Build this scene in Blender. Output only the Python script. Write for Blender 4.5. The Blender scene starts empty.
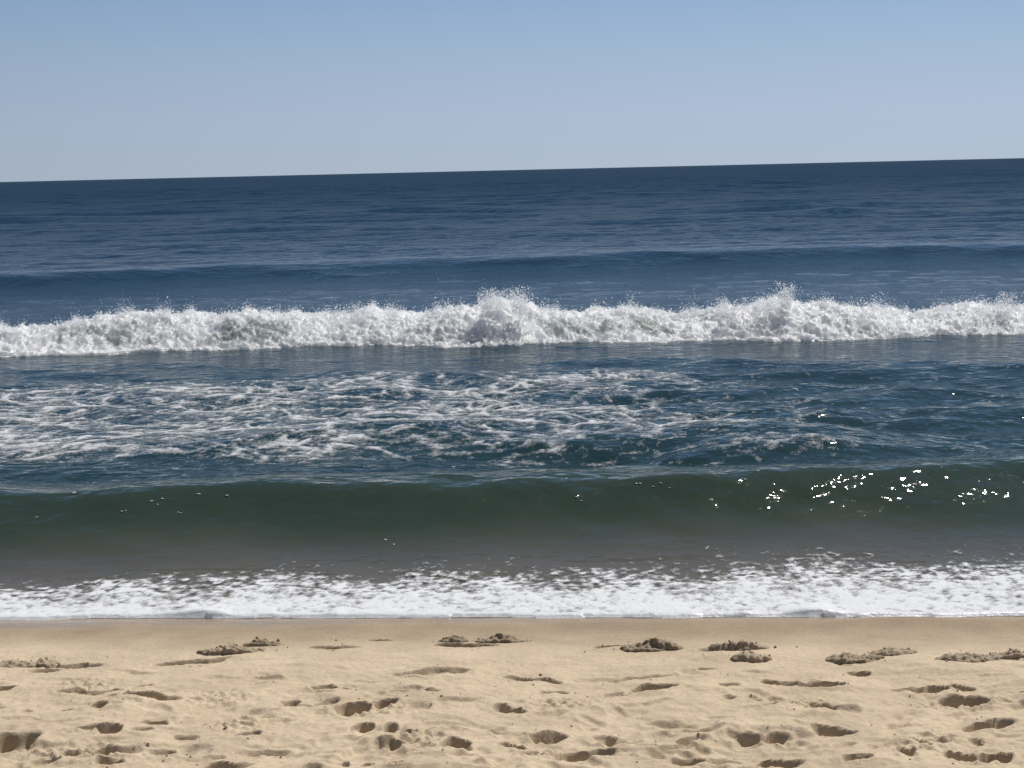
import bpy, math
import numpy as np
from mathutils import Matrix, Vector

S = bpy.context.scene
COL = S.collection
R = math.radians

# ------------------------------------------------------------------ camera
F_PX, EYE = 1479.0, 2.6
PITCH = math.atan(214.0 / F_PX)
ROLL = math.atan(24.0 / 1024.0)
fw = np.array([0, math.cos(PITCH), -math.sin(PITCH)])
r0 = np.array([1.0, 0, 0]); u0 = np.array([0, math.sin(PITCH), math.cos(PITCH)])
rt = math.cos(ROLL) * r0 - math.sin(ROLL) * u0
up = math.sin(ROLL) * r0 + math.cos(ROLL) * u0
cd = bpy.data.cameras.new('camera'); cam = bpy.data.objects.new('camera', cd); COL.objects.link(cam)
m = Matrix(((rt[0], up[0], -fw[0], 0), (rt[1], up[1], -fw[1], 0), (rt[2], up[2], -fw[2], EYE), (0, 0, 0, 1)))
cam.matrix_world = m
cd.sensor_width = 36.0; cd.lens = F_PX / 1024 * 36.0
cd.clip_start = 0.05; cd.clip_end = 60000
S.camera = cam

# ------------------------------------------------------------------ light
SUN_EL, SUN_AZ = R(59), R(49)            # azimuth from +Y towards +X
w = bpy.data.worlds.new('World'); S.world = w; w.use_nodes = True
nt = w.node_tree; nt.nodes.clear()
sky = nt.nodes.new('ShaderNodeTexSky'); sky.sky_type = 'NISHITA'; sky.sun_disc = False
sky.sun_elevation = SUN_EL; sky.sun_rotation = SUN_AZ
sky.altitude = 0; sky.air_density = 1.0; sky.dust_density = 0.6; sky.ozone_density = 2.5
bg = nt.nodes.new('ShaderNodeBackground'); bg.inputs['Strength'].default_value = 0.055
nt.links.new(sky.outputs[0], bg.inputs[0])
# the low sky over the sea: pale haze at the horizon rising into blue, brighter towards the sun
tc = nt.nodes.new('ShaderNodeTexCoord'); sx = nt.nodes.new('ShaderNodeSeparateXYZ'); nt.links.new(tc.outputs['Generated'], sx.inputs[0])
cr = nt.nodes.new('ShaderNodeValToRGB'); e = cr.color_ramp.elements
for p_, c_ in ((0.0, (.425, .505, .618)), (.035, (.415, .502, .642)), (.075, (.355, .474, .640)), (.118, (.275, .410, .618)), (.30, (.14, .255, .50)), (.6, (.09, .19, .43))):
    el = e[0] if p_ == 0 else (e[-1] if p_ == .6 else e.new(p_)); el.position = p_; el.color = (*c_, 1)
nt.links.new(sx.outputs[2], cr.inputs[0])
dp = nt.nodes.new('ShaderNodeVectorMath'); dp.operation = 'DOT_PRODUCT'; nt.links.new(tc.outputs['Generated'], dp.inputs[0]); dp.inputs[1].default_value = (math.sin(R(25)), math.cos(R(25)), 0)
mr = nt.nodes.new('ShaderNodeMapRange'); nt.links.new(dp.outputs['Value'], mr.inputs[0])
for k_, v_ in enumerate((.2, 1.0, .56, 1.045)): mr.inputs[k_ + 1].default_value = v_
bg2 = nt.nodes.new('ShaderNodeBackground'); nt.links.new(cr.outputs[0], bg2.inputs[0]); nt.links.new(mr.outputs[0], bg2.inputs['Strength'])
mf = nt.nodes.new('ShaderNodeMapRange'); nt.links.new(sx.outputs[2], mf.inputs[0]); mf.inputs[1].default_value = .2; mf.inputs[2].default_value = .6
mxw = nt.nodes.new('ShaderNodeMixShader'); nt.links.new(mf.outputs[0], mxw.inputs[0]); nt.links.new(bg2.outputs[0], mxw.inputs[1]); nt.links.new(bg.outputs[0], mxw.inputs[2])
wo = nt.nodes.new('ShaderNodeOutputWorld'); nt.links.new(mxw.outputs[0], wo.inputs[0])

sl = bpy.data.lights.new('sun', 'SUN'); so = bpy.data.objects.new('sun', sl); COL.objects.link(so)
sl.energy = 5.0; sl.angle = R(0.5); sl.color = (1.0, 0.955, 0.90)
sd = Vector((math.sin(SUN_AZ) * math.cos(SUN_EL), math.cos(SUN_AZ) * math.cos(SUN_EL), math.sin(SUN_EL)))
so.rotation_euler = sd.to_track_quat('Z', 'Y').to_euler()

S.view_settings.view_transform = 'Standard'; S.view_settings.look = 'None'
S.view_settings.exposure = 0.0; S.view_settings.gamma = 1.0
S.render.engine = 'CYCLES'
S.cycles.use_denoising = True
S.cycles.max_bounces = 14; S.cycles.diffuse_bounces = 12; S.cycles.transmission_bounces = 12; S.cycles.transparent_max_bounces = 12
S.cycles.sample_clamp_direct = 0; S.cycles.sample_clamp_indirect = 6

# ------------------------------------------------------------------ numpy noise
def _h(ix, iy, iz, seed):
    h = (ix.astype(np.int64) * 374761393 + iy.astype(np.int64) * 668265263 + iz * 2147483647 + seed * 974711) & 0xffffffff
    h = ((h ^ (h >> 13)) * 1274126177) & 0xffffffff
    h = ((h ^ (h >> 16)) * 2246822519) & 0xffffffff
    return h ^ (h >> 15)

def perlin2(x, y, seed=0):
    xi = np.floor(x); yi = np.floor(y); fx = x - xi; fy = y - yi
    u = fx * fx * fx * (fx * (fx * 6 - 15) + 10); v = fy * fy * fy * (fy * (fy * 6 - 15) + 10)
    xi = xi.astype(np.int64); yi = yi.astype(np.int64)
    def g(a, b):
        an = (_h(xi + a, yi + b, 0, seed) & 0xffff) * (2 * math.pi / 65536)
        return np.cos(an) * (fx - a) + np.sin(an) * (fy - b)
    a = g(0, 0); b = g(1, 0); c = g(0, 1); d = g(1, 1)
    return ((a + u * (b - a)) * (1 - v) + (c + u * (d - c)) * v) * 1.5

def perlin3(x, y, z, seed=0):
    xi = np.floor(x); yi = np.floor(y); zi = np.floor(z)
    fx = x - xi; fy = y - yi; fz = z - zi
    s = lambda t: t * t * t * (t * (t * 6 - 15) + 10)
    u, v, q = s(fx), s(fy), s(fz)
    xi = xi.astype(np.int64); yi = yi.astype(np.int64); zi = zi.astype(np.int64)
    def g(a, b, c):
        h = _h(xi + a, yi + b, (zi + c) * 40503, seed)
        gx = ((h & 1023) / 511.5 - 1); gy = (((h >> 10) & 1023) / 511.5 - 1); gz = (((h >> 20) & 1023) / 511.5 - 1)
        return gx * (fx - a) + gy * (fy - b) + gz * (fz - c)
    L = lambda a, b, t: a + t * (b - a)
    return L(L(L(g(0, 0, 0), g(1, 0, 0), u), L(g(0, 1, 0), g(1, 1, 0), u), v),
             L(L(g(0, 0, 1), g(1, 0, 1), u), L(g(0, 1, 1), g(1, 1, 1), u), v), q) * 1.3

def fbm2(x, y, octv, seed=0, gain=.5, lac=2.03):
    o = 0; a = 1.0
    for k in range(octv):
        o = o + a * perlin2(x, y, seed + k * 17); x = x * lac + 3.1; y = y * lac + 7.7; a *= gain
    return o

def worley2(x, y, seed=0):
    xi = np.floor(x).astype(np.int64); yi = np.floor(y).astype(np.int64)
    f1 = np.full(x.shape, 9.0); f2 = np.full(x.shape, 9.0)
    for a in (-1, 0, 1):
        for b in (-1, 0, 1):
            h = _h(xi + a, yi + b, 0, seed)
            d = np.hypot(xi + a + (h & 1023) / 1023.0 - x, yi + b + ((h >> 10) & 1023) / 1023.0 - y)
            f2 = np.minimum(f2, np.maximum(f1, d)); f1 = np.minimum(f1, d)
    return f1, f2

def sst(a, b, x):
    t = np.clip((x - a) / (b - a), 0, 1); return t * t * (3 - 2 * t)

rng = np.random.default_rng(7)

# ------------------------------------------------------------------ mesh helpers
def link(name, me, mat, parent=None, label=None, cat=None, kind=None, group=None):
    o = bpy.data.objects.new(name, me); COL.objects.link(o)
    if mat: me.materials.append(mat)
    if parent: o.parent = parent
    if label: o['label'] = label
    if cat: o['category'] = cat
    if kind: o['kind'] = kind
    if group: o['group'] = group
    return o

def make_mesh(name, V, Fc, normals=None, smooth=True):
    me = bpy.data.meshes.new(name)
    k = Fc.shape[1]
    me.vertices.add(len(V)); me.vertices.foreach_set('co', np.ascontiguousarray(V, dtype=np.float32).ravel())
    me.loops.add(Fc.size); me.loops.foreach_set('vertex_index', np.ascontiguousarray(Fc, dtype=np.int32).ravel())
    me.polygons.add(len(Fc)); me.polygons.foreach_set('loop_start', np.arange(0, Fc.size, k, dtype=np.int32))
    me.polygons.foreach_set('use_smooth', np.full(len(Fc), smooth))
    me.update(calc_edges=True)
    if normals is not None: me.normals_split_custom_set_from_vertices(normals.tolist())
    return me

def subset(name, V, Fc, keep, normals=None, attr=None):
    f = Fc[keep]; used = np.unique(f); mp = np.full(len(V), -1); mp[used] = np.arange(len(used))
    me = make_mesh(name, V[used], mp[f], None if normals is None else normals[used])
    if attr:
        a = me.attributes.new(attr[0], 'FLOAT', 'POINT'); a.data.foreach_set('value', np.ascontiguousarray(attr[1].reshape(-1)[used], dtype=np.float32))
    return me

def grid_faces(nr, nc):
    i = np.arange(nr - 1)[:, None] * nc + np.arange(nc - 1)[None, :]
    return np.stack([i, i + 1, i + nc + 1, i + nc], -1).reshape(-1, 4)

def grid_normals(X, Y, Z):
    P = np.stack([X, Y, Z], -1)
    du = np.gradient(P, axis=1); dv = np.gradient(P, axis=0)
    n = np.cross(du, dv); n /= np.linalg.norm(n, axis=-1, keepdims=True) + 1e-12
    return n.reshape(-1, 3)

t_ = (1 + 5 ** .5) / 2
ICO_V = np.array([(-1, t_, 0), (1, t_, 0), (-1, -t_, 0), (1, -t_, 0), (0, -1, t_), (0, 1, t_), (0, -1, -t_), (0, 1, -t_), (t_, 0, -1), (t_, 0, 1), (-t_, 0, -1), (-t_, 0, 1)]) / math.hypot(1, t_)
ICO_F = np.array([(0, 11, 5), (0, 5, 1), (0, 1, 7), (0, 7, 10), (0, 10, 11), (1, 5, 9), (5, 11, 4), (11, 10, 2), (10, 7, 6), (7, 1, 8), (3, 9, 4), (3, 4, 2), (3, 2, 6), (3, 6, 8), (3, 8, 9), (4, 9, 5), (2, 4, 11), (6, 2, 10), (8, 6, 7), (9, 8, 1)])
def blobs(P, rad, jitter=.3, squash=None):
    n = len(P)
    V = ICO_V[None] * (1 + rng.uniform(-jitter, jitter, (n, 12, 1))) * np.asarray(rad)[:, None, None]
    if squash is not None: V = V * squash[:, None, :]
    V = V + P[:, None, :]
    return V.reshape(-1, 3), (ICO_F[None] + (np.arange(n) * 12)[:, None, None]).reshape(-1, 3)

# ------------------------------------------------------------------ materials
def mat(name):
    m = bpy.data.materials.new(name); m.use_nodes = True; t = m.node_tree; t.nodes.clear()
    return m, t, t.nodes.new('ShaderNodeOutputMaterial')
def N(t, kind, **kw):
    n = t.nodes.new(kind)
    for k, v in kw.items():
        if k.startswith('_'): setattr(n, k[1:], v)
        else: n.inputs[k].default_value = v
    return n
def ramp(t, stops, src):
    r = t.nodes.new('ShaderNodeValToRGB'); e = r.color_ramp.elements
    while len(e) < len(stops): e.new(0.5)
    for el, (p, c) in zip(e, stops): el.position = p; el.color = (*c, 1)
    t.links.new(src, r.inputs[0]); return r
def noise(t, vec, scale, detail=4, rough=.55):
    n = N(t, 'ShaderNodeTexNoise', Scale=scale, Detail=detail, Roughness=rough); t.links.new(vec, n.inputs['Vector']); return n
def mapr(t, src, a, b, c=0, d=1):
    n = N(t, 'ShaderNodeMapRange'); n.inputs[1].default_value = a; n.inputs[2].default_value = b
    n.inputs[3].default_value = c; n.inputs[4].default_value = d; t.links.new(src, n.inputs[0]); return n.outputs[0]

def water_material():
    m, t, out = mat('sea_water')
    L = t.links.new
    pos = t.nodes.new('ShaderNodeNewGeometry').outputs['Position']
    sep = t.nodes.new('ShaderNodeSeparateXYZ'); L(pos, sep.inputs[0])
    big = noise(t, pos, 0.35, 3)
    add = N(t, 'ShaderNodeMath', _operation='MULTIPLY_ADD'); L(big.outputs[0], add.inputs[0]); add.inputs[1].default_value = 1.4; L(sep.outputs[1], add.inputs[2])
    f = mapr(t, add.outputs[0], 8.6, 48.6)
    # suspended sand near the shore, green in the shallows, blue out to sea
    body = ramp(t, [(0, (.13, .10, .066)), (.034, (.100, .088, .068)), (.047, (.066, .065, .053)), (.062, (.028, .042, .031)), (.09, (.020, .039, .031)), (.115, (.013, .033, .037)), (.24, (.012, .033, .043)), (.5, (.011, .031, .051)), (1, (.006, .025, .051))], f)
    # ripples too small for the mesh
    def bump(scale, strength, dist, prev=None, detail=3, sx=1.0):
        mp = N(t, 'ShaderNodeMapping'); mp.inputs['Scale'].default_value = (sx, 1, 1); L(pos, mp.inputs[0])
        n = noise(t, mp.outputs[0], scale, detail, .55)
        b = N(t, 'ShaderNodeBump', Strength=strength, Distance=dist); L(n.outputs[0], b.inputs['Height'])
        if prev: L(prev, b.inputs['Normal'])
        return b
    far = mapr(t, sep.outputs[1], 30, 60, .25, 1.0)
    b0 = bump(.16, 1, 2.2, None, 5, .4); L(mapr(t, sep.outputs[1], 60, 200), b0.inputs['Strength'])
    b1 = bump(1.5, 1, .14, b0.outputs[0], 5, .9); L(far, b1.inputs['Strength'])
    calm = ramp(t, [(0, (.2,) * 3), (.052, (.25,) * 3), (.068, (1,) * 3), (.28, (.9,) * 3), (.36, (.4,) * 3), (.5, (.30,) * 3), (1, (.30,) * 3)], mapr(t, sep.outputs[1], 8.6, 38.6))
    b3 = bump(2.4, 1, .030, b1.outputs[0], 2, .30); L(mapr(t, sep.outputs[1], 9.9, 10.4, 1, 0), b3.inputs['Strength'])
    b2 = bump(4.8, 1, .062, b3.outputs[0], 2.0, .75); L(calm.outputs[0], b2.inputs['Strength'])
    b2 = bump(15, 1, .010, b2.outputs[0], 3, .6); L(mapr(t, sep.outputs[1], 11, 13, .4, 1), b2.inputs['Strength'])
    nrm = b2.outputs[0]
    dif = N(t, 'ShaderNodeBsdfDiffuse'); L(body.outputs[0], dif.inputs[0])
    gl = N(t, 'ShaderNodeBsdfGlossy'); L(nrm, gl.inputs['Normal'])
    L(mapr(t, sep.outputs[1], 9, 24, .065, .05), gl.inputs['Roughness'])
    fr = N(t, 'ShaderNodeFresnel', IOR=1.333); L(nrm, fr.inputs['Normal'])
    # far off only the wave sides that lean towards the shore are seen, and those mirror little
    ks = ramp(t, [(0, (.90,) * 3), (.10, (.88,) * 3), (.15, (.85,) * 3), (.24, (.50,) * 3), (.5, (.28,) * 3), (1, (.20,) * 3)], mapr(t, sep.outputs[1], 0, 250))
    mu = N(t, 'ShaderNodeMath', _operation='MULTIPLY'); L(fr.outputs[0], mu.inputs[0]); L(ks.outputs[0], mu.inputs[1])
    mx = t.nodes.new('ShaderNodeMixShader'); L(mu.outputs[0], mx.inputs[0]); L(dif.outputs[0], mx.inputs[1]); L(gl.outputs[0], mx.inputs[2])
    L(mx.outputs[0], out.inputs[0]); return m

def foam_material(name, col=(.86, .88, .90), trans=.4, bumps=(35, .6, .02), cover=False, dirty=None, porous=0):
    m, t, out = mat(name); L = t.links.new
    pos = t.nodes.new('ShaderNodeNewGeometry').outputs['Position']
    n = noise(t, pos, bumps[0], 5, .65)
    b = N(t, 'ShaderNodeBump', Strength=bumps[1], Distance=bumps[2]); L(n.outputs[0], b.inputs['Height'])
    d = N(t, 'ShaderNodeBsdfDiffuse', Color=(*col, 1)); L(b.outputs[0], d.inputs['Normal'])
    tr = N(t, 'ShaderNodeBsdfTranslucent', Color=(*col, 1)); L(b.outputs[0], tr.inputs['Normal'])
    if dirty:                                    # green water with fewer bubbles in it
        at_ = N(t, 'ShaderNodeAttribute', _attribute_name='green')
        mc = N(t, 'ShaderNodeMix', _data_type='RGBA'); L(at_.outputs['Fac'], mc.inputs[0]); mc.inputs[6].default_value = (*col, 1); mc.inputs[7].default_value = (*dirty, 1)
        L(mc.outputs[2], d.inputs[0]); L(mc.outputs[2], tr.inputs[0])
    mx = N(t, 'ShaderNodeMixShader'); mx.inputs[0].default_value = trans
    L(d.outputs[0], mx.inputs[1]); L(tr.outputs[0], mx.inputs[2])
    gl = N(t, 'ShaderNodeBsdfGlossy', Roughness=.25); L(b.outputs[0], gl.inputs['Normal'])
    m2 = N(t, 'ShaderNodeMixShader'); m2.inputs[0].default_value = .04
    L(mx.outputs[0], m2.inputs[1]); L(gl.outputs[0], m2.inputs[2]); last = m2
    if cover:                                    # thin foam lets the water show between its bubbles
        at_ = N(t, 'ShaderNodeAttribute', _attribute_name='cover')
        n2 = noise(t, pos, 30, 5, .75)
        ad = N(t, 'ShaderNodeMath', _operation='MULTIPLY_ADD'); L(n2.outputs[0], ad.inputs[0]); ad.inputs[1].default_value = 1.3; L(at_.outputs['Fac'], ad.inputs[2])
        a = mapr(t, ad.outputs[0], .62, 1.42)
        tp = t.nodes.new('ShaderNodeBsdfTransparent'); m3 = t.nodes.new('ShaderNodeMixShader')
        L(a, m3.inputs[0]); L(tp.outputs[0], m3.inputs[1]); L(m2.outputs[0], m3.inputs[2]); last = m3
    if porous:                                   # gaps between the bubbles
        tp = t.nodes.new('ShaderNodeBsdfTransparent'); m3 = t.nodes.new('ShaderNodeMixShader'); m3.inputs[0].default_value = porous
        L(m2.outputs[0], m3.inputs[1]); L(tp.outputs[0], m3.inputs[2]); last = m3
    L(last.outputs[0], out.inputs[0]); return m

# shoreline: y of the water's edge as a function of x
SH0, SH1 = 8.44, 0.0
def sand_material(name='beach_sand', tone=1.0):
    m, t, out = mat(name); L = t.links.new
    pos = t.nodes.new('ShaderNodeNewGeometry').outputs['Position']
    sep = t.nodes.new('ShaderNodeSeparateXYZ'); L(pos, sep.inputs[0])
    # distance up the beach from the water's edge
    ma = N(t, 'ShaderNodeMath', _operation='MULTIPLY_ADD'); L(sep.outputs[0], ma.inputs[0]); ma.inputs[1].default_value = SH1; ma.inputs[2].default_value = SH0
    sb = N(t, 'ShaderNodeMath', _operation='SUBTRACT'); L(ma.outputs[0], sb.inputs[0]); L(sep.outputs[1], sb.inputs[1])
    wv = noise(t, pos, 1.6, 3)
    ad = N(t, 'ShaderNodeMath', _operation='MULTIPLY_ADD'); L(wv.outputs[0], ad.inputs[0]); ad.inputs[1].default_value = .30; L(sb.outputs[0], ad.inputs[2])
    dry = mapr(t, ad.outputs[0], .42, 1.12)
    wx_ = N(t, 'ShaderNodeMath', _operation='MULTIPLY_ADD'); L(sep.outputs[0], wx_.inputs[0]); wx_.inputs[1].default_value = .04; L(ad.outputs[0], wx_.inputs[2])
    wet = mapr(t, wx_.outputs[0], .16, .34, 1, 0)
    grain = noise(t, pos, 330, 2, .7); mid = noise(t, pos, 45, 4, .6); large = noise(t, pos, 3.0, 4, .55)
    c_dry = ramp(t, [(.25, (.365, .295, .212)), (.5, (.485, .400, .296)), (.75, (.62, .525, .402))], grain.outputs[0])
    c_damp = ramp(t, [(.25, (.245, .194, .139)), (.75, (.328, .264, .195))], grain.outputs[0])
    mx = N(t, 'ShaderNodeMix', _data_type='RGBA'); L(dry, mx.inputs[0]); L(c_damp.outputs[0], mx.inputs[6]); L(c_dry.outputs[0], mx.inputs[7])
    v = ramp(t, [(.3, (.86, .85, .83)), (.7, (1.08, 1.08, 1.07))], large.outputs[0])
    mm = N(t, 'ShaderNodeMix', _data_type='RGBA', _blend_type='MULTIPLY'); mm.inputs[0].default_value = 1; L(mx.outputs[2], mm.inputs[6]); L(v.outputs[0], mm.inputs[7])
    v2 = ramp(t, [(.3, (.88, .87, .85)), (.7, (1.07, 1.07, 1.07))], mid.outputs[0])
    m3 = N(t, 'ShaderNodeMix', _data_type='RGBA', _blend_type='MULTIPLY'); m3.inputs[0].default_value = 1; L(mm.outputs[2], m3.inputs[6]); L(v2.outputs[0], m3.inputs[7])
    p = N(t, 'ShaderNodeBsdfPrincipled'); tn = N(t, 'ShaderNodeMix', _data_type='RGBA', _blend_type='MULTIPLY'); tn.inputs[0].default_value = 1; L(m3.outputs[2], tn.inputs[6]); tn.inputs[7].default_value = (tone, tone * .98, tone * .95, 1); L(tn.outputs[2], p.inputs['Base Color'])
    rg = mapr(t, wet, 0, 1, .95, .10); L(rg, p.inputs['Roughness'])
    sp = mapr(t, wet, 0, 1, .15, .5); L(sp, p.inputs['Specular IOR Level'])
    b1 = N(t, 'ShaderNodeBump', Distance=.006); L(mid.outputs[0], b1.inputs['Height'])
    L(mapr(t, dry, 0, 1, .12, .9), b1.inputs['Strength'])
    b2 = N(t, 'ShaderNodeBump', Distance=.0022); L(grain.outputs[0], b2.inputs['Height']); L(b1.outputs[0], b2.inputs['Normal'])
    L(mapr(t, wet, 0, 1, .8, .08), b2.inputs['Strength'])
    L(b2.outputs[0], p.inputs['Normal']); L(p.outputs[0], out.inputs[0]); return m

# ------------------------------------------------------------------ pixel of the photograph -> point on a horizontal plane
def ray(px, py):
    d = fw * F_PX + rt * (px - 512) + up * (384 - py); return d
def at(px, py, z=0.0):
    d = ray(px, py); k = (z - EYE) / d[2]; return d * k + np.array([0, 0, EYE])

a_, b_ = at(0, 619.5), at(1024, 617)
SH1 = float((b_[1] - a_[1]) / (b_[0] - a_[0])); SH0 = float(a_[1] - SH1 * a_[0])
def shore(x): return SH0 + SH1 * np.clip(x, -40, 40)

WATER = water_material(); SAND = sand_material(); DAMP = sand_material('damp_sand', .70)
WHITE = foam_material('white_water', (.955, .965, .97), .6, (40, .35, .02), dirty=(.40, .46, .44), porous=.22)
FOAM = foam_material('surface_foam', (.68, .695, .705), .15, (40, .4, .012), cover=True)
FLECK = foam_material('foam_fleck', (.80, .815, .82), .6, (40, .2, .01))
SPRAY = foam_material('spray_drops', (.95, .96, .965), .6, (60, .0, .01), porous=.3)

# ------------------------------------------------------------------ the sea surface
def curve(pts, z):
    P = np.array([at(px, py, zz) for px, py, zz in [(q[0], q[1], q[2] if len(q) > 2 else z) for q in pts]])
    return P[:, 0], P[:, 1]

# crest of the green shore wave
gx, gy = curve([(-300, 494), (0, 489), (130, 487), (260, 481), (400, 482), (520, 479), (700, 474), (850, 466), (1024, 459), (1300, 452)], .33)
# foot and height of the breaker
foot_px = [(-400, 361), (0, 357), (60, 354), (120, 351), (150, 351), (250, 350), (330, 347), (390, 347), (500, 347), (560, 344), (640, 341), (680, 340), (750, 341), (800, 341), (900, 340), (960, 337), (1024, 335), (1400, 328)]
top_px = [(-400, 332), (0, 329), (30, 328), (60, 322), (90, 317), (140, 315), (170, 314), (188, 318), (205, 319), (230, 312), (260, 312), (300, 315), (340, 314), (360, 310), (385, 315), (420, 312), (450, 307), (480, 301), (500, 299), (522, 303), (545, 313), (570, 314), (600, 313), (640, 312), (705, 314), (728, 303), (760, 300), (785, 294), (812, 302), (850, 305), (890, 308), (920, 310), (960, 306), (1000, 303), (1024, 305), (1400, 300)]
fx_, fy_ = curve(foot_px, 0.02)
hx = []; hh = []
for px, py in top_px:
    d = ray(px, py); yy = 22.3; k = yy / d[1]; hx.append(d[0] * k); hh.append((EYE + d[2] * k) * .87 - .09)
hx = np.array(hx); hh = np.array(hh)
def breaker_foot(x): return np.interp(x, fx_, fy_)
def breaker_h(x): return np.interp(x, hx, hh) * (1 + .20 * perlin2(x * 1.1, x * 0 + .5, 95) + .10 * perlin2(x * 3.0, x * 0 + .5, 96))
sx_, sy_ = curve([(-200, 280), (0, 275), (100, 271), (250, 263), (520, 256), (787, 248), (1024, 243), (1200, 240)], .33)

WV = []
for lam0, lam1, n, slope, spread in ((1.6, 5.0, 16, .030, .55), (.55, 1.6, 26, .045, .8), (.22, .55, 26, .040, 1.0), (6.0, 17.0, 14, .034, .7)):
    for _ in range(n):
        lam = math.exp(rng.uniform(math.log(lam0), math.log(lam1))); th = rng.normal(-math.pi / 2, spread * .6)
        k = 2 * math.pi / lam; amp = slope / k / math.sqrt(n) * 2.2
        WV.append((lam, k * math.cos(th), k * math.sin(th), amp, rng.uniform(0, 6.28)))
SUBA = at(785, 436, .15)
def sea_height(X, Y):
    Z = np.zeros_like(X)
    near = (Y < 520) & (np.abs(X) < 260)
    x = X[near]; y = Y[near]
    chop = fbm2(x * .16, y * .22, 3, 51)
    wx = x + .25 * perlin2(x * .5, y * .5, 61); wy = y + .25 * perlin2(x * .5, y * .5, 62)
    spx = np.maximum(.045, .0065 * np.abs(x)); spy = np.maximum(.045, .0050 * y); sp = np.maximum(spx, spy)
    z = np.zeros_like(x)
    for lam, kx, ky, amp, ph in WV:
        s = np.sin(wx * kx + wy * ky + ph)
        z += amp * sst(2.2, 4.5, lam / sp) * (sst(40, 75, y) if lam > 5.5 else 1) * (s + .25 * (s * s - .5) * 2)
    # calm where the water is sheltered in the trough by the shore and under the breaker
    yc = np.interp(x, gx, gy); s = y - yc
    calm = .22 + .28 * sst(-1.0, -.4, s) + .50 * sst(.1, 2.0, s)
    bf = breaker_foot(x)
    calm *= 1 - .70 * np.exp(-((y - bf + .9) / 1.3) ** 2)
    calm *= 1 - .60 * sst(1, 4, y - bf) * (1 - .6 * sst(36, 44, y))
    z *= calm * (1 + .45 * chop)
    # green wave close to the shore
    wob = .30 + .035 * perlin2(x * .45, x * 0, 71) + .02 * perlin2(x * 1.3, x * 0, 72)
    edge = np.exp(-(x / 60) ** 4)
    z += edge * wob * np.where(s < 0, np.exp(-(np.sqrt(s * s + .004) / .45) ** 1.25) * 1.05, np.exp(-(s / 1.25) ** 2))
    # little hump left of the glitter
    z += .17 * np.exp(-((x - SUBA[0]) / 1.0) ** 2) * np.where(y < SUBA[1], np.exp(-((y - SUBA[1]) / .5) ** 2), np.exp(-((y - SUBA[1]) / 1.1) ** 2))
    z += .05 * np.exp(-((y - 14.6 - .3 * np.sin(x * .5)) / .7) ** 2) * np.exp(-((x + 2) / 3.5) ** 2)
    # swell that carries the breaker
    q = y - bf - 1.4
    z += edge * .52 * (breaker_h(x) / .68) * np.where(q < 0, np.exp(-(q / .55) ** 2), np.exp(-(q / 2.6) ** 2))
    # swell farther out
    q = y - np.interp(x, sx_, sy_) - .5 * perlin2(x * .12, x * 0, 75)
    z += edge * (.34 + .06 * perlin2(x * .1, x * 0, 76)) * np.where(q < 0, np.exp(-(q / 1.5) ** 2), np.exp(-(q / 4.0) ** 2))
    z *= 1 - sst(300, 510, y)
    z *= 1 - sst(150, 250, np.abs(x))
    # wash running up to the edge
    z = z * sst(-.05, .5, y - shore(x) - .3) + .0
    Z[near] = z
    return Z

def spaced(a, b, fn):
    v = [a]
    while v[-1] < b: v.append(v[-1] + fn(v[-1]))
    return v
xp = spaced(0, 260, lambda v: max(.04, .0065 * v))
xp += [330, 500, 1200, 4000, 12000, 30000]
xs = np.array([-v for v in xp[:0:-1]] + xp)
ys = np.array([6.5, 7.2] + spaced(7.9, 520, lambda v: max(.04, .0048 * v)) + [640, 900, 2000, 6000, 15000, 40000])
X, Y = np.meshgrid(xs, ys); Z = sea_height(X, Y)
V = np.stack([X, Y, Z], -1).reshape(-1, 3); Fq = grid_faces(len(ys), len(xs)); NRM = grid_normals(X, Y, Z)
fc = V[Fq].mean(1)
lim = np.abs(fc[:, 0]) < 55
sgn = fc[:, 1] - np.interp(fc[:, 0], gx, gy)
is_green = lim & (sgn > -.75) & (sgn < .45)
sfar = fc[:, 1] - np.interp(fc[:, 0], sx_, sy_)
is_swell = lim & (sfar > -2.4) & (sfar < 1.2)
link('sea_water', subset('sea_water', V, Fq, ~(is_green | is_swell), NRM), WATER, kind='structure')
link('rolling_wave', subset('rolling_wave', V, Fq, is_green, NRM), WATER,
     label='smooth dark green unbroken wave rising just behind the foam at the beach', cat='wave')
link('ocean_swell', subset('ocean_swell', V, Fq, is_swell, NRM), WATER,
     label='low dark blue swell far out, beyond the white breaking wave', cat='swell')
del X, Y, Z, V, NRM, fc, Fq

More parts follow.
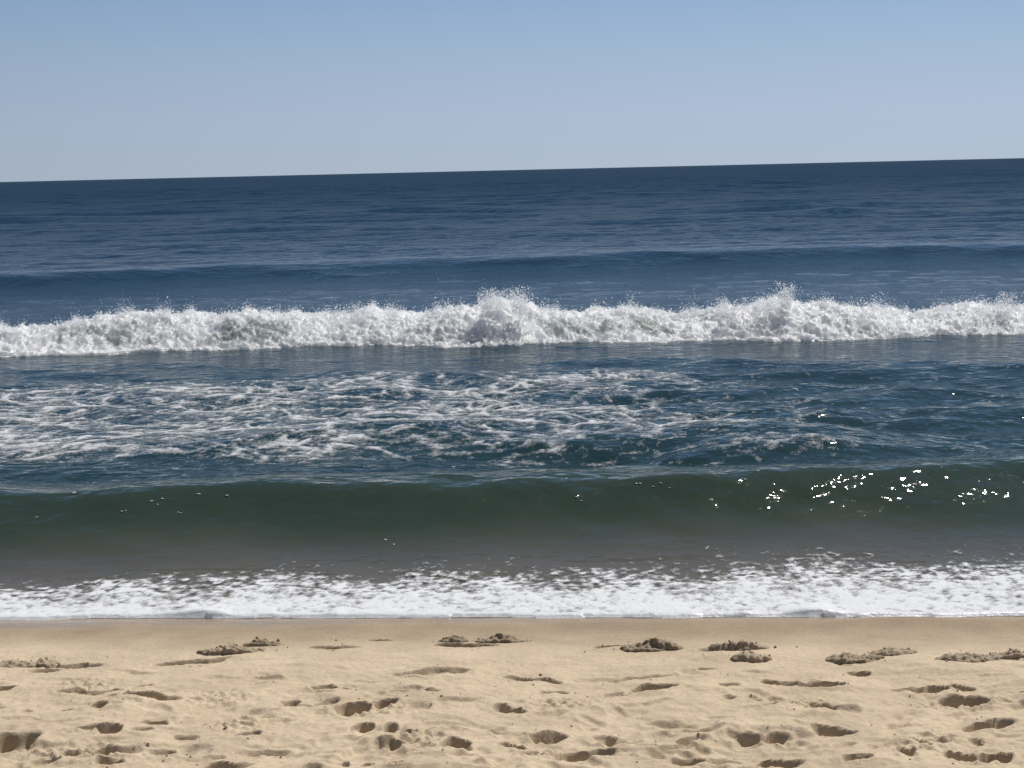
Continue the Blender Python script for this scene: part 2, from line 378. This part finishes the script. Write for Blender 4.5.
# ------------------------------------------------------------------ breaker
def build_breaker():
    root = bpy.data.objects.new('breaking_wave', None); COL.objects.link(root)
    root.location = (0, float(breaker_foot(0.0)), 0)
    root['label'] = 'long white foaming breaker throwing up spray across the whole sea'; root['category'] = 'wave'
    off = np.array(root.location)
    bx = np.arange(-12, 12, .018); tt = np.linspace(0, 1, 110)
    Xb, T = np.meshgrid(bx, tt)
    foot = breaker_foot(Xb) ; H = breaker_h(Xb)
    lump = perlin2(Xb * 1.1, Xb * 0 + 4.2, 101); lump2 = perlin2(Xb * 2.7, Xb * 0 + 1.2, 102)
    W = 2.6 + .4 * lump
    T2 = np.clip((T - .14) / .86, 0, 1); an = math.pi * T2; ap = np.clip(1 - T / .14, 0, 1)
    yy = foot + .32 + W * T2 + .12 * lump2 * np.sin(an)
    zz = -.02 + H * np.sin(an) ** .95 * (1 + .04 * lump2)
    # apron of tumbling foam reaching out in front of the foot
    reach = .12 + .42 * np.clip(perlin2(Xb * .7, Xb * 0 + 9.1, 103) + .35 * lump2 + .15, 0, 1) + .06 * perlin2(Xb * 6, Xb * 0 + 2.2, 104)
    yy -= reach * ap
    zz += np.where(ap > 0, .07 * np.sqrt(np.clip(1 - ap, 0, 1)) - .05 * (ap > .93), .07 * (1 - T2))
    n = grid_normals(Xb, yy, zz).reshape(*Xb.shape, 3)
    if n[10, 10, 1] > 0: n = -n
    P = np.stack([Xb, yy, zz], -1)
    # columns of falling water stretch the big lumps downwards
    def nz(s, sd, sz=1.0): return perlin3(Xb * s, yy * s, zz * s * sz, sd)
    a = np.abs(nz(2.3, 11, .7)); b = np.abs(nz(5.1, 12, .8)); c = np.abs(nz(11.0, 13)); d = np.abs(nz(23.0, 14)); e = nz(45.0, 15)
    disp = .13 * (a - .22) + .09 * (b - .22) + .065 * (c - .2) + .032 * (d - .2) + .008 * e
    env = sst(0, .05, T) * (1 - .55 * sst(.6, 1, T))
    P = P + n * (disp * (.25 + .75 * env))[..., None]
    P[..., 2] += .05 * np.abs(nz(6, 16)) * np.sin(an)
    # torn holes low on the face where the green water shows
    hole = perlin2(Xb * .9, T * 2.2, 31) + .55 * perlin2(Xb * 3.2, T * 5, 32) + .4 * perlin2(Xb * 11, T * 16, 33)
    V = P.reshape(-1, 3) - off; Fq = grid_faces(*Xb.shape)
    green = .9 * sst(.12, .6, hole) * sst(.14, .2, T) * (1 - sst(.34, .46, T))
    # second sheet a hand's breadth under the first, unseen, added to bounce light outward
    sel = np.s_[::4, ::6]; inner = (P - n * .07)[sel]; inner[..., 2] = np.maximum(inner[..., 2], .01)
    Fi = grid_faces(*inner.shape[:2]) + len(V); V = np.concatenate([V, inner.reshape(-1, 3) - off]); Fq = np.concatenate([Fq, Fi])
    green = np.concatenate([green.reshape(-1), np.zeros(inner[..., 0].size)])
    me = subset('white_water', V, Fq, np.ones(len(Fq), bool), None, ('green', green)); link('white_water', me, WHITE, root)
    Pn = P; Nn = n
    # tufts of foam that roughen the crest and the face
    nb = 30000
    ii = rng.integers(0, Xb.shape[0] * Xb.shape[1], nb * 2)
    tv = T.reshape(-1)[ii]; pick = rng.uniform(0, 1, len(ii)) < (.25 + 1.0 * np.exp(-((tv - .42) / .2) ** 2)) * (tv < .75)
    ii = ii[pick][:nb]
    base = Pn.reshape(-1, 3)[ii]; nn = Nn.reshape(-1, 3)[ii]
    rr = rng.gamma(2.0, .0018, len(ii)) + .002
    pp = base + nn * (rng.exponential(.018, len(ii)))[:, None] + rng.normal(0, .012, (len(ii), 3))
    v, f = blobs(pp - off, rr, .35)
    o = link('foam_tufts', make_mesh('foam_tufts', v, f), SPRAY, root, kind='stuff')
    # spray flung above the crest: even along the crest, thicker where it explodes
    cr = np.argmax(P[..., 2], axis=0); cx = bx; cz = P[cr, np.arange(len(bx)), 2]; cy = P[cr, np.arange(len(bx)), 1]
    n1 = 22000
    clus = np.clip(.30 + perlin2(bx * 2.3, bx * 0, 201) + .7 * perlin2(bx * 7, bx * 0, 202), .02, 2)
    idx = rng.choice(len(bx), n1, p=clus / clus.sum())
    hgt = rng.exponential(.035, n1) * (.5 + .9 * clus[idx]) + rng.exponential(.06, n1) * (rng.uniform(0, 1, n1) < .05)
    pp = np.stack([cx[idx] + rng.normal(0, .025, n1), cy[idx] + rng.normal(.0, .12, n1), cz[idx] - .015 + hgt], -1)
    rr = rng.gamma(2.0, .0014, n1) + .0016
    v, f = blobs(pp - off, rr, .3); link('spray', make_mesh('spray', v, f), SPRAY, root, kind='stuff')
    # plumes
    for px, py0, wid, ht, cnt, lean in ((498, 300, .28, .16, 2600, .1), (523, 304, .10, .14, 700, .25), (788, 298, .10, .24, 1500, .15), (765, 302, .2, .12, 1000, -.1), (1005, 305, .12, .18, 900, .3), (985, 305, .1, .16, 500, -.5), (860, 305, .35, .14, 500, .3), (358, 311, .16, .10, 700, .1), (725, 304, .12, .10, 600, -.2)):
        d = ray(px, py0); k = 22.4 / d[1]; c0 = d * k + np.array([0, 0, EYE])
        ns = 9
        P_ = []
        for j in range(ns):                      # several curved jets to one plume
            x0 = c0[0] + rng.normal(0, wid * .55); vz = ht * rng.uniform(.45, 1.15); vx = lean * vz + rng.normal(0, .25) * vz
            m_ = int(cnt * 1.0) // ns; u = rng.uniform(0, 1, m_) ** 1.6
            P_.append(np.stack([x0 + vx * u + rng.normal(0, .02 + .05 * u, m_), c0[1] + rng.normal(0, .10, m_), c0[2] - .14 + (vz + .15) * u + rng.normal(0, .02, m_)], -1))
        pp = np.concatenate(P_); rr = rng.gamma(2.0, .0016, len(pp)) + .0018
        v, f = blobs(pp - off, rr, .35); link('splash', make_mesh('splash', v, f), SPRAY, root, kind='stuff')
build_breaker()

# ------------------------------------------------------------------ drifting foam lace behind the shore wave
def build_drift():
    dx, dy = .014, .024
    bx = np.arange(-8, 7.5, dx); by = np.arange(12.0, 20.5, dy)
    X, Y = np.meshgrid(bx, by)
    # same window as in the photograph: full to the left, thinning out to the right
    x_edge = 3.0 + .9 * perlin2(Y * .5, Y * 0, 301)
    dens = 1 - sst(-1.8, 1.6, X - x_edge + .6)
    far_ = 19.6 + .5 * perlin2(X * .4, X * 0, 302); near_ = 12.9 - .03 * X + .45 * perlin2(X * .5, X * 0, 303)
    band = sst(0, 1.6, far_ - Y) * sst(-.2, 1.2, Y - near_)
    wx = X + .35 * fbm2(X * .8, Y * .8, 3, 311); wy = Y + .35 * fbm2(X * .8, Y * .8, 3, 312)
    f1, f2 = worley2(wx * 2.2, wy * 2.9, 320); lace = 1 - sst(.02, .30, f2 - f1)
    g1, g2 = worley2(wx * 5.4, wy * 6.4, 321); lace2 = 1 - sst(.02, .36, g2 - g1)
    n1 = fbm2(wx * .8, wy * 1.2, 5, 330, .66); n2 = fbm2(X * 5, Y * 6.5, 4, 331, .68)
    m = .48 * lace + .32 * lace2 + .34 * n1 + .38 * n2 + .82 * (band * dens) - 1.19
    # loose scraps on the shoulder of the little hump and the near edge
    sc = np.exp(-((X - SUBA[0]) / 1.1) ** 2) * np.exp(-((Y - SUBA[1] + .1) / .35) ** 2)
    m = np.maximum(m, .9 * sc + .5 * n2 + .2 * lace2 - 1.0)
    Z = sea_height(X, Y) + .006 + .012 * sst(0, .35, m) * (.6 + .4 * n2)
    keepv = m > -.30
    V = np.stack([X, Y, Z], -1).reshape(-1, 3); Fq = grid_faces(*X.shape)
    kp = keepv.reshape(-1)[Fq].sum(1) >= 2
    link('drifting_foam', subset('drifting_foam', V, Fq, kp, None, ('cover', sst(-.08, .70, m) * .54 + .10 * sst(-.32, .05, m))), FOAM, kind='stuff')
build_drift()

# ------------------------------------------------------------------ swash: the sheet of foam running up the sand
def build_swash():
    bx = np.concatenate([np.arange(-14, -4.2, .03), np.arange(-4.2, 4.2, .011), np.arange(4.2, 14, .03)]); by = np.arange(-.12, 1.75, .014)
    X, D = np.meshgrid(bx, by)
    edge = .05 * perlin2(bx * .8, bx * 0, 401) + .022 * perlin2(bx * 2.6, bx * 0, 402) + .010 * np.abs(perlin2(bx * 7, bx * 0, 403))
    Y = shore(X) + D
    q = D - edge[None, :]
    wx = X + .08 * fbm2(X * 3, Y * 3, 3, 411); wy = Y + .08 * fbm2(X * 3, Y * 3, 3, 412)
    f1, f2 = worley2(wx * 8, wy * 7, 420); lace = 1 - sst(.02, .4, f2 - f1)
    n1 = fbm2(wx * 2.2, wy * 2.2, 5, 430, .6); n2 = fbm2(X * 13, Y * 13, 4, 431, .7)
    back = .88 + .16 * fbm2(bx * .9, bx * 0, 3, 440)[None, :] + .20 * np.clip(X, -3, 3) / 3
    e = q / back
    m = .68 - .70 * np.clip(e, 0, 3) ** 2.2 + (.16 * lace + .34 * n1 + .52 * n2) * (.55 + .65 * sst(.3, 1.0, e)) - .06
    m = np.where(q < .10, np.maximum(m, .35), m)
    keepv = (m > -.12) & (q > 0)
    lumps = np.clip(perlin2(X * 1.5, Y * .3, 450) - .25, 0, 1) * 2 + .6 * np.clip(perlin2(X * 4.1, Y * .6, 451) - .2, 0, 1)
    lip = (.010 + .042 * lumps * np.exp(-(q / .16) ** 2)) * np.sqrt(np.clip(q / .03, 0, 1))
    thick = 1 - sst(.5, 1.0, e)
    Z = .003 + lip + thick * (.016 * sst(.1, .7, q) + .005 * sst(.0, .8, m) + .006 * np.abs(n1) + .003 * np.abs(fbm2(X * 22, Y * 20, 2, 451)))
    Z = Z * sst(-.01, .05, q) ** .5
    Z = Z + sea_height(X, Y)
    Z = np.where(q < .012, -.012, Z)
    sandz = -.09 * D
    Z = Z + np.clip(sandz, 0, .02)
    V = np.stack([X, Y, Z], -1).reshape(-1, 3); Fq = grid_faces(*X.shape)
    kp = keepv.reshape(-1)[Fq].sum(1) >= 2
    link('swash_foam', subset('swash_foam', V, Fq, kp, None, ('cover', np.where(q < .05, 1.0, sst(-.12, .95, m)))), FOAM, kind='stuff')
build_swash()

# a few bubbles and flecks riding on the green wave and the trough
def build_flecks():
    P = [(78, 492, 8), (128, 508, 4), (155, 505, 5), (194, 494, 6), (156, 498, 7), (222, 492, 5), (36, 516, 4), (180, 514, 3), (566, 478, 7), (575, 501, 5), (635, 484, 5), (660, 484, 4), (672, 486, 3), (760, 472, 6), (742, 478, 4), (388, 543, 5), (700, 548, 5)]
    Q = []
    for px, py, s in P:
        d = ray(px, py); kk = np.linspace(8.6, 14, 1500) / d[1]; ray_p = d[None] * kk[:, None] + np.array([0, 0, EYE])
        below = ray_p[:, 2] < sea_height(ray_p[None, :, 0].copy(), ray_p[None, :, 1].copy())[0]; p = ray_p[np.argmax(below)]
        k = rng.integers(1, 3)
        for j in range(k):
            qx, qy = p[0] + rng.normal(0, .006 * s), p[1] + rng.normal(0, .02)
            Q.append((qx, qy, float(sea_height(np.array([[qx]]), np.array([[qy]]))[0, 0]) + .002, .002 + .0010 * s * rng.uniform(.5, 1)))
    Q = np.array(Q)
    v, f = blobs(Q[:, :3], Q[:, 3], .3, np.tile([2.2, 2.2, .14], (len(Q), 1)))
    link('foam_flecks', make_mesh('foam_flecks', v, f), FLECK, kind='stuff')
build_flecks()

# ------------------------------------------------------------------ beach
def sand_base(x, y):
    d = shore(x) - y
    z = .075 * d + .028 * sst(.45, .95, d) - .02 * sst(30, 80, d) * 0
    return z
def at_sand(px, py):
    z = .1
    for _ in range(20):
        p = at(px, py, z); z = float(sand_base(p[0], p[1]))
    return p

# (px, py, width px, dark height px, tilt deg, label or None)
G = 'footprints pressed into the dry sand'
PITS = [
 (74, 665, 40, 5, 6, None), (43, 670, 24, 4, 8, None), (193, 660, 60, 4.5, 4, 'thin slit footprint just below the large sand clump left of centre'),
 (2, 687, 20, 6, 0, None), (71, 691, 24, 6, 12, None), (101, 690, 40, 4, 3, None), (140, 696, 36, 8, -10, 'dark footprint in the cluster of prints left of the rough scuffed patch'),
 (112, 697, 25, 4, -4, None), (170, 698, 28, 4.5, 4, None), (142, 686, 24, 4, 8, None), (98, 706, 11, 5, 0, None),
 (150, 721, 31, 7, 6, 'lone oval footprint on smooth sand below the left cluster of prints'), (67, 709, 12, 4, 5, None), (27, 712, 12, 3, 5, None),
 (14, 744, 42, 15, 3, 'large deep footprint cut by the left edge near the bottom'), (89, 733, 26, 5, 6, None), (110, 734, 15, 9, 5, 'small round heel dent beside the bottom left prints'), (140, 734, 26, 3.5, 2, None),
 (184, 740, 18, 4, 0, None), (249, 737, 19, 6, 0, 'short rounded dent between the bottom left prints and the curved ridge'), (244, 726, 22, 3, 5, None), (216, 729, 20, 3, 5, None),
 (102, 756, 60, 6, 7, None), (159, 754, 28, 6, -5, None), (109, 765, 22, 7, 0, None), (42, 765, 26, 7, 0, None), (224, 765, 42, 9, 0, 'footprint at the bottom edge, a quarter of the way from the left'), (208, 757, 30, 3, 8, None),
 (335, 648, 36, 4.5, 2, None), (380, 641, 26, 4, 0, None), (467, 646, 58, 6, 0, 'straight dark trench pressed right under the pair of clumps in the middle'),
 (434, 674, 56, 4, 4, None), (261, 682, 12, 4, 4, None), (330, 689, 36, 5.5, -6, 'narrow print alone on smooth sand, left of the middle'), (307, 687, 20, 3, 0, None), (289, 704, 19, 6, 5, None), (325, 704, 20, 4, 10, None),
 (350, 710, 32, 11, 5, 'deep wide footprint left of the middle with a smaller hollow at its right'), (384, 706, 18, 8, 0, None), (406, 694, 15, 5, 0, None), (431, 696, 20, 6, 0, None), (457, 706, 42, 3, 4, None),
 (506, 711, 26, 6, -3, None), (363, 729, 15, 8, 0, 'left one of two small round toe dents below the deep wide footprint'), (394, 729, 14, 7, 0, 'right one of two small round toe dents below the deep wide footprint'), (408, 737, 18, 7, 0, None), (271, 749, 40, 4, 3, None),
 (388, 748, 24, 9, -20, 'slanting footprint at the right end of the long curved sand ridge'), (457, 748, 26, 16, 0, 'deep heart shaped hole at the bottom, just left of the middle'), (507, 746, 26, 8, -10, None), (345, 765, 8, 6, 0, None), (365, 767, 14, 5, 0, None), (395, 767, 14, 4, 0, None),
 (608, 647, 36, 4, 6, None), (723, 650, 38, 5, 0, None), (520, 677, 28, 4.5, -4, None), (550, 679, 25, 5, -10, None), (654, 676, 68, 4, 1, 'long straight slit of a print on bare sand right of the middle'),
 (705, 669, 19, 4, 0, None), (650, 690, 46, 9, 7, 'long tapering footprint right of the middle, below the long straight slit'), (614, 693, 22, 4, 10, None), (554, 691, 25, 6, 0, None), (730, 685, 16, 4, 0, None), (729, 696, 13, 3, 0, None), (757, 697, 17, 4, 0, None),
 (517, 711, 14, 5, 0, None), (549, 736, 30, 8, 8, 'shallow sloping footprint above the widest dark hollow at the bottom'), (602, 734, 24, 5, -2, None), (586, 754, 54, 11, 4, 'widest dark hollow at the bottom, right of the middle'), (530, 755, 36, 6, 12, None),
 (694, 743, 30, 6, 16, None), (746, 738, 36, 7, -4, 'shallow print inside the arched ridge at the bottom right of the middle'), (687, 760, 26, 8, 0, 'small rounded dark print under the left foot of the arched ridge'), (720, 759, 30, 4, 5, None), (768, 763, 24, 9, 0, None),
 (858, 670, 17, 5, 0, 'small lone oval dent under the clumps at the right'), (779, 683, 26, 6, 0, 'shorter left half of a joined pair of prints on the right'), (821, 684, 42, 7.5, -3, 'longer right half of a joined pair of prints on the right'),
 (911, 685, 34, 4, 0, None), (934, 685, 19, 6, 0, None), (962, 684, 18, 6, 4, 'small squarish print directly above the big oval print at the far right'), (962, 698, 42, 11, 0, 'big oval crumbly footprint at the far right, in the middle of the beach'), (1017, 691, 14, 4, 0, None),
 (817, 704, 40, 4, -10, None), (774, 737, 30, 8, 16, None), (832, 730, 34, 7, -6, 'smooth crescent print right of the arched ridge, low on the right'), (990, 723, 42, 9, 6, 'footprint running to the right edge with a sharp upper rim'),
 (916, 743, 40, 4, -16, None), (940, 738, 40, 3, 0, None), (977, 740, 16, 3, 0, None), (967, 757, 38, 11, -8, 'deep footprint in the bottom right corner, left one of two joined'), (994, 756, 24, 10, 8, 'deep footprint in the bottom right corner, right one of two joined'),
 (906, 755, 14, 6, 0, None), (858, 763, 20, 6, 0, None), (779, 763, 38, 9, -6, 'dark footprint cut off by the bottom edge, right of the arched ridge'),
]
# raised ridges (px points, height m, half width m)
RIDGES = [([(322, 764), (340, 755), (358, 746), (376, 742), (395, 748)], .022, .035), ([(690, 748), (712, 738), (735, 733), (762, 736), (790, 733), (812, 728)], .025, .05), ([(262, 746), (300, 750), (335, 752)], .012, .03),
          ([(530, 752), (560, 748), (600, 745)], .015, .04), ([(888, 742), (910, 745), (935, 752)], .015, .03), ([(80, 756), (110, 752), (140, 750)], .014, .035)]
def ridge_pts(pts):
    P = np.array([at_sand(*p)[:2] for p in pts]); u = np.linspace(0, len(P) - 1, 30)
    return np.stack([np.interp(u, np.arange(len(P)), P[:, 0]), np.interp(u, np.arange(len(P)), P[:, 1])], -1)

def build_beach():
    xp = spaced(0, 60, lambda v: .0075 if v < 3.3 else min(2.0, .0075 + (v - 3.3) * .05))
    xs = np.array([-v for v in xp[:0:-1]] + xp)
    yb = spaced(5.2, 9.1, lambda v: .008)
    yl = spaced(0, 40, lambda v: .012 + v * .06)
    ys = np.array([5.2 - v for v in yl[:0:-1]] + yb + [9.6, 10.5, 14])
    X, Y = np.meshgrid(xs, ys)
    d = shore(X) - Y
    dryf = sst(.38, .80, d + .12 * perlin2(X * 1.5, Y * 1.5, 501))
    Z = sand_base(X, Y)
    und = .030 * perlin2(X * .8, Y * 1.2, 510) + .024 * perlin2(X * 1.7, Y * 2.8, 511) + .016 * perlin2(X * 3.6, Y * 6.5, 512) + .008 * perlin2(X * 8, Y * 13, 513) + .0036 * perlin2(X * 24, Y * 26, 514)
    Z = Z + dryf * und * (.35 + .65 * sst(.7, 1.8, d)) + .0012 * perlin2(X * 6, Y * 20, 515)
    # a small scarp where the last high wash stopped
    own = np.full(X.shape, -1, dtype=int)
    def window(x, y, r):
        i0, i1 = np.searchsorted(ys, [y - r, y + r]); j0, j1 = np.searchsorted(xs, [x - r, x + r]); return slice(i0, i1), slice(j0, j1)
    for pts, hh_, wd in RIDGES:
        P = ridge_pts(pts); c = P.mean(0); sl_ = window(c[0], c[1], 1.0); x = X[sl_]; y = Y[sl_]
        dd = np.min(np.hypot(x[..., None] - P[:, 0], (y[..., None] - P[:, 1])), -1)
        side = y - np.interp(x, P[:, 0], P[:, 1])
        wdd = np.where(side > 0, wd * 2.2, wd * .55)
        Z[sl_] += hh_ * np.exp(-(dd / wdd) ** 2)
    # old trampling: many shallow worn dents
    r2 = np.random.default_rng(41)
    for j in range(330):
        q = at_sand(r2.uniform(-260, 1290), 660 + 115 * r2.uniform(0, 1) ** .8); d0 = float(sst(.7, 1.8, shore(q[0]) - q[1]))
        a = r2.uniform(.04, .13); b = r2.uniform(.025, .055); dep = r2.uniform(.004, .016) * (.35 + .65 * d0); th = r2.normal(0, .35)
        sl_ = window(q[0], q[1], a * 2.2); x = X[sl_] - q[0]; y = Y[sl_] - q[1]
        x = x + .03 * perlin2(X[sl_] * 9, Y[sl_] * 9, 1000 + j); y = y + .02 * perlin2(X[sl_] * 11, Y[sl_] * 11, 1400 + j)
        u = x * math.cos(th) + y * math.sin(th); v = -x * math.sin(th) + y * math.cos(th); r = np.hypot(u / a, v / b)
        Z[sl_] -= dep * np.where(v > 0, sst(1.15, .55, r), sst(1.5, .1, r)) - .35 * dep * np.exp(-((r - 1.35) / .3) ** 2)
    for k, (px, py, wpx, hpx, tilt, lab) in enumerate(PITS):
        p = at_sand(px, py); dist = np.linalg.norm(p - np.array([0, 0, EYE])); sc = dist / F_PX
        a = wpx * sc * .58; b = max(.024, hpx * sc / .36 * .46); D = min(hpx * sc * 1.75, .085)
        sl_ = window(p[0], p[1], max(a, b) * 2.2 + .1); x = X[sl_] - p[0]; y = Y[sl_] - p[1]
        x = x + .030 * perlin2(X[sl_] * 8, Y[sl_] * 8, 560 + k) + .008 * perlin2(X[sl_] * 16, Y[sl_] * 16, 600 + k) 
        y = y + .022 * perlin2(X[sl_] * 9, Y[sl_] * 9, 700 + k) 
        # tilt seen in the picture is foreshortened on the ground
        th = math.atan(math.tan(R(tilt)) * 2.0)
        u = x * math.cos(th) + y * math.sin(th); v = -x * math.sin(th) + y * math.cos(th)
        r = np.sqrt((np.abs(u) / a) ** 2.4 + (np.abs(v) / b) ** 2.2)
        farside = v > -.1 * b
        wall = np.where(v > 0, sst(1 + .007 / b, max(.4, 1 - .011 / b), r), sst(1.25, .25, r))
        f1, f2 = worley2(X[sl_] * 34, Y[sl_] * 34, 960)
        Z[sl_] -= D * wall * np.clip(.85 + .35 * u / a * (1 if k % 2 else -1) + .25 * perlin2(X[sl_] * 18, Y[sl_] * 18, 970), .2, 1.4)
        Z[sl_] += min(D * .3, .008) * np.exp(-((r - .95) / .35) ** 2) * np.where(v > 0, 0, 1) * (f2 - f1 - .25)
        rim = np.exp(-((r - 1.22) / .22) ** 2)
        Z[sl_] += rim * (.10 * D + 0.002 * np.clip(perlin2(X[sl_] * 30, Y[sl_] * 30, 800 + k), 0, 1)) * np.where(v > 0, .9, .6)
        if lab:
            o = own[sl_]; o[(r < 1.18) & (o < 0)] = k
    # scuffed, crumbly patches
    for px, py, wpx, hpx in ((216, 697, 56, 20), (88, 684, 44, 12), (420, 740, 40, 14), (800, 702, 60, 16), (560, 704, 60, 10), (950, 700, 70, 14), (60, 755, 80, 18), (540, 752, 50, 16), (245, 728, 60, 16), (930, 750, 60, 16), (370, 712, 70, 14)):
        p = at_sand(px, py); sc = np.linalg.norm(p - np.array([0, 0, EYE])) / F_PX; a = wpx * sc * .6; b = hpx * sc / .36 * .6
        sl_ = window(p[0], p[1], max(a, b) * 1.6); x = (X[sl_] - p[0]) / a; y = (Y[sl_] - p[1]) / b
        f1, f2 = worley2(X[sl_] * 26, Y[sl_] * 26, 900)
        Z[sl_] += np.exp(-(x * x + y * y) ** 1.5) * (.020 * (f2 - f1 - .3) + .012 * perlin2(X[sl_] * 20, Y[sl_] * 24, 901))
    V = np.stack([X, Y, Z], -1).reshape(-1, 3); Fq = grid_faces(*X.shape); NR = grid_normals(X, Y, Z)
    fo = own.reshape(-1)[Fq[:, 0]]
    link('beach_sand', subset('beach_sand', V, Fq, fo < 0, NR), SAND, kind='structure')
    for k, q in enumerate(PITS):
        sel = fo == k
        if q[5] and sel.any():
            me = subset('footprint', V, Fq, sel, NR)
            c = np.array(V[Fq[sel]].reshape(-1, 3).mean(0)); c[2] = V[Fq[sel]].reshape(-1, 3)[:, 2].min()
            me.transform(Matrix.Translation((-c[0], -c[1], -c[2])))
            o = link('footprint', me, SAND, label=q[5], cat='footprint', group=G); o.location = c.tolist()
    return xs, ys, Z
SX, SY, SZ = build_beach()
def sand_z(x, y):
    i = np.clip(np.searchsorted(SY, y), 0, len(SY) - 1); j = np.clip(np.searchsorted(SX, x), 0, len(SX) - 1); return SZ[i, j]

# clumps of damp sand kicked up along the edge of the dry sand
CLUMPS = [(18, 662, 40, 6, 'low crumbly sand clump at the left edge'), (44, 660, 26, 7, 'dark knobbly sand clump second from the left edge'),
 (232, 648, 58, 9, 'large rounded sand clump left of the middle, above a thin slit'), (262, 643, 34, 6, 'flat trail of crumbs at the right of the large left clump'),
 (454, 639, 28, 6, 'smaller left one of the pair of dark clumps in the middle'), (500, 638, 48, 8, 'bigger right one of the pair of dark clumps in the middle'),
 (652, 645, 54, 9, 'smooth domed sand clump right of the middle'), (738, 645, 56, 7, 'upper row of lumps in the broken double clump on the right'), (752, 655, 36, 8, 'lower knob in the broken double clump on the right'),
 (852, 655, 50, 8, 'ragged sand clump with scattered crumbs toward the right'), (894, 650, 42, 6, 'thin slanting sand clump right of the ragged one'),
 (962, 657, 48, 7, 'low spread out sand clump near the right edge'), (1002, 654, 54, 8, 'dark long sand clump cut by the right edge')]
def build_clump(k, px, py, wpx, hpx, label):
    p = at_sand(px, py + hpx * .4); sc = np.linalg.norm(p - np.array([0, 0, EYE])) / F_PX
    a = wpx * sc * .55; b = max(.06, a * .42); H = hpx * sc * .90
    nx, ny = int(2.3 * a / .005), int(2.3 * b / .006)
    U, W = np.meshgrid(np.linspace(-1.15, 1.15, nx), np.linspace(-1.15, 1.15, ny))
    x = U * a; y = W * b
    gx0, gy0 = x + k * 3.7, y + k * 1.9
    f1, f2 = worley2(gx0 * 26, gy0 * 26, 950); h1, h2 = worley2(gx0 * 55, gy0 * 55, 951)
    r = np.hypot(U, W) + .16 * perlin2(gx0 * 14, gy0 * 14, 952) + .10 * perlin2(gx0 * 35, gy0 * 35, 953)
    big = .85 + .75 * perlin2(gx0 * 7, gy0 * 9, 954)
    env = np.clip(1 - r, 0, 1) ** .42
    h = H * env * (np.clip(big, .12, 1.3) + .45 * (1 - f1 * 1.4) + .25 * (1 - h1 * 1.4))
    y2 = y - .6 * h                                                   # steep toward the sea-shaded face
    z0 = np.array([sand_z(p[0] + xx, p[1] + yy) for xx, yy in zip(x.ravel(), y2.ravel())]).reshape(x.shape)
    Z = z0 - .006 + h
    V = np.stack([x, y2, Z - p[2]], -1).reshape(-1, 3); Fq = grid_faces(*x.shape)
    keep = (env.reshape(-1)[Fq] > 0).any(1)
    f = Fq[keep]; tri = np.concatenate([f[:, [0, 1, 2]], f[:, [0, 2, 3]]])
    nc = int(14 + 14 * rng.uniform())
    cu = rng.normal(0, .62, nc) * a * 1.15; cv = rng.normal(-.1, .55, nc) * b * 1.2
    rr = np.clip(rng.gamma(2.2, .0021, nc), .002, .010)
    ii = np.clip(((cu / a + 1.15) / 2.3 * (nx - 1)).astype(int), 0, nx - 1); jj = np.clip(((cv / b + 1.15) / 2.3 * (ny - 1)).astype(int), 0, ny - 1)
    inside = (np.abs(cu / a) < 1.15) & (np.abs(cv / b) < 1.15)
    cz = np.where(inside, h[jj, ii] - .006 * (h[jj, ii] > 0), 0) + np.array([sand_z(p[0] + q, p[1] + s) for q, s in zip(cu, cv)]) - p[2] + rr * .35
    v2, f2_ = blobs(np.stack([cu, cv, cz], -1), rr, .3, rng.uniform(.7, 1.25, (nc, 3)))
    Vt = np.concatenate([V, v2]); Ft = np.concatenate([tri, f2_ + len(V)])
    used = np.unique(Ft); mp = np.full(len(Vt), -1); mp[used] = np.arange(len(used))
    me = make_mesh('sand_clump', Vt[used], mp[Ft])
    o = link('sand_clump', me, DAMP, label=label, cat='sand clump', group='clumps of damp sand along the edge of the dry beach')
    o.location = p.tolist()
for k, c in enumerate(CLUMPS): build_clump(k, *c)

# loose crumbs around prints
def build_crumbs():
    P = []
    for px, py, wpx, hpx, tilt, lab in PITS:
        n = int(2 + wpx * .25)
        for j in range(n):
            q = at_sand(px + rng.normal(0, wpx * .5), py + rng.normal(0, 5))
            P.append((q[0], q[1]))
    for j in range(350):
        q = at_sand(rng.uniform(-150, 1170), rng.uniform(658, 790)); P.append((q[0], q[1]))
    P = np.array(P); rr = np.clip(rng.gamma(1.6, .0013, len(P)), .0012, .007)
    z = np.array([sand_z(a, b) for a, b in P]) + rr * .4
    v, f = blobs(np.column_stack([P, z]), rr, .3, rng.uniform(.7, 1.25, (len(P), 3)))
    link('sand_crumbs', make_mesh('sand_crumbs', v, f), SAND, kind='stuff')
build_crumbs()
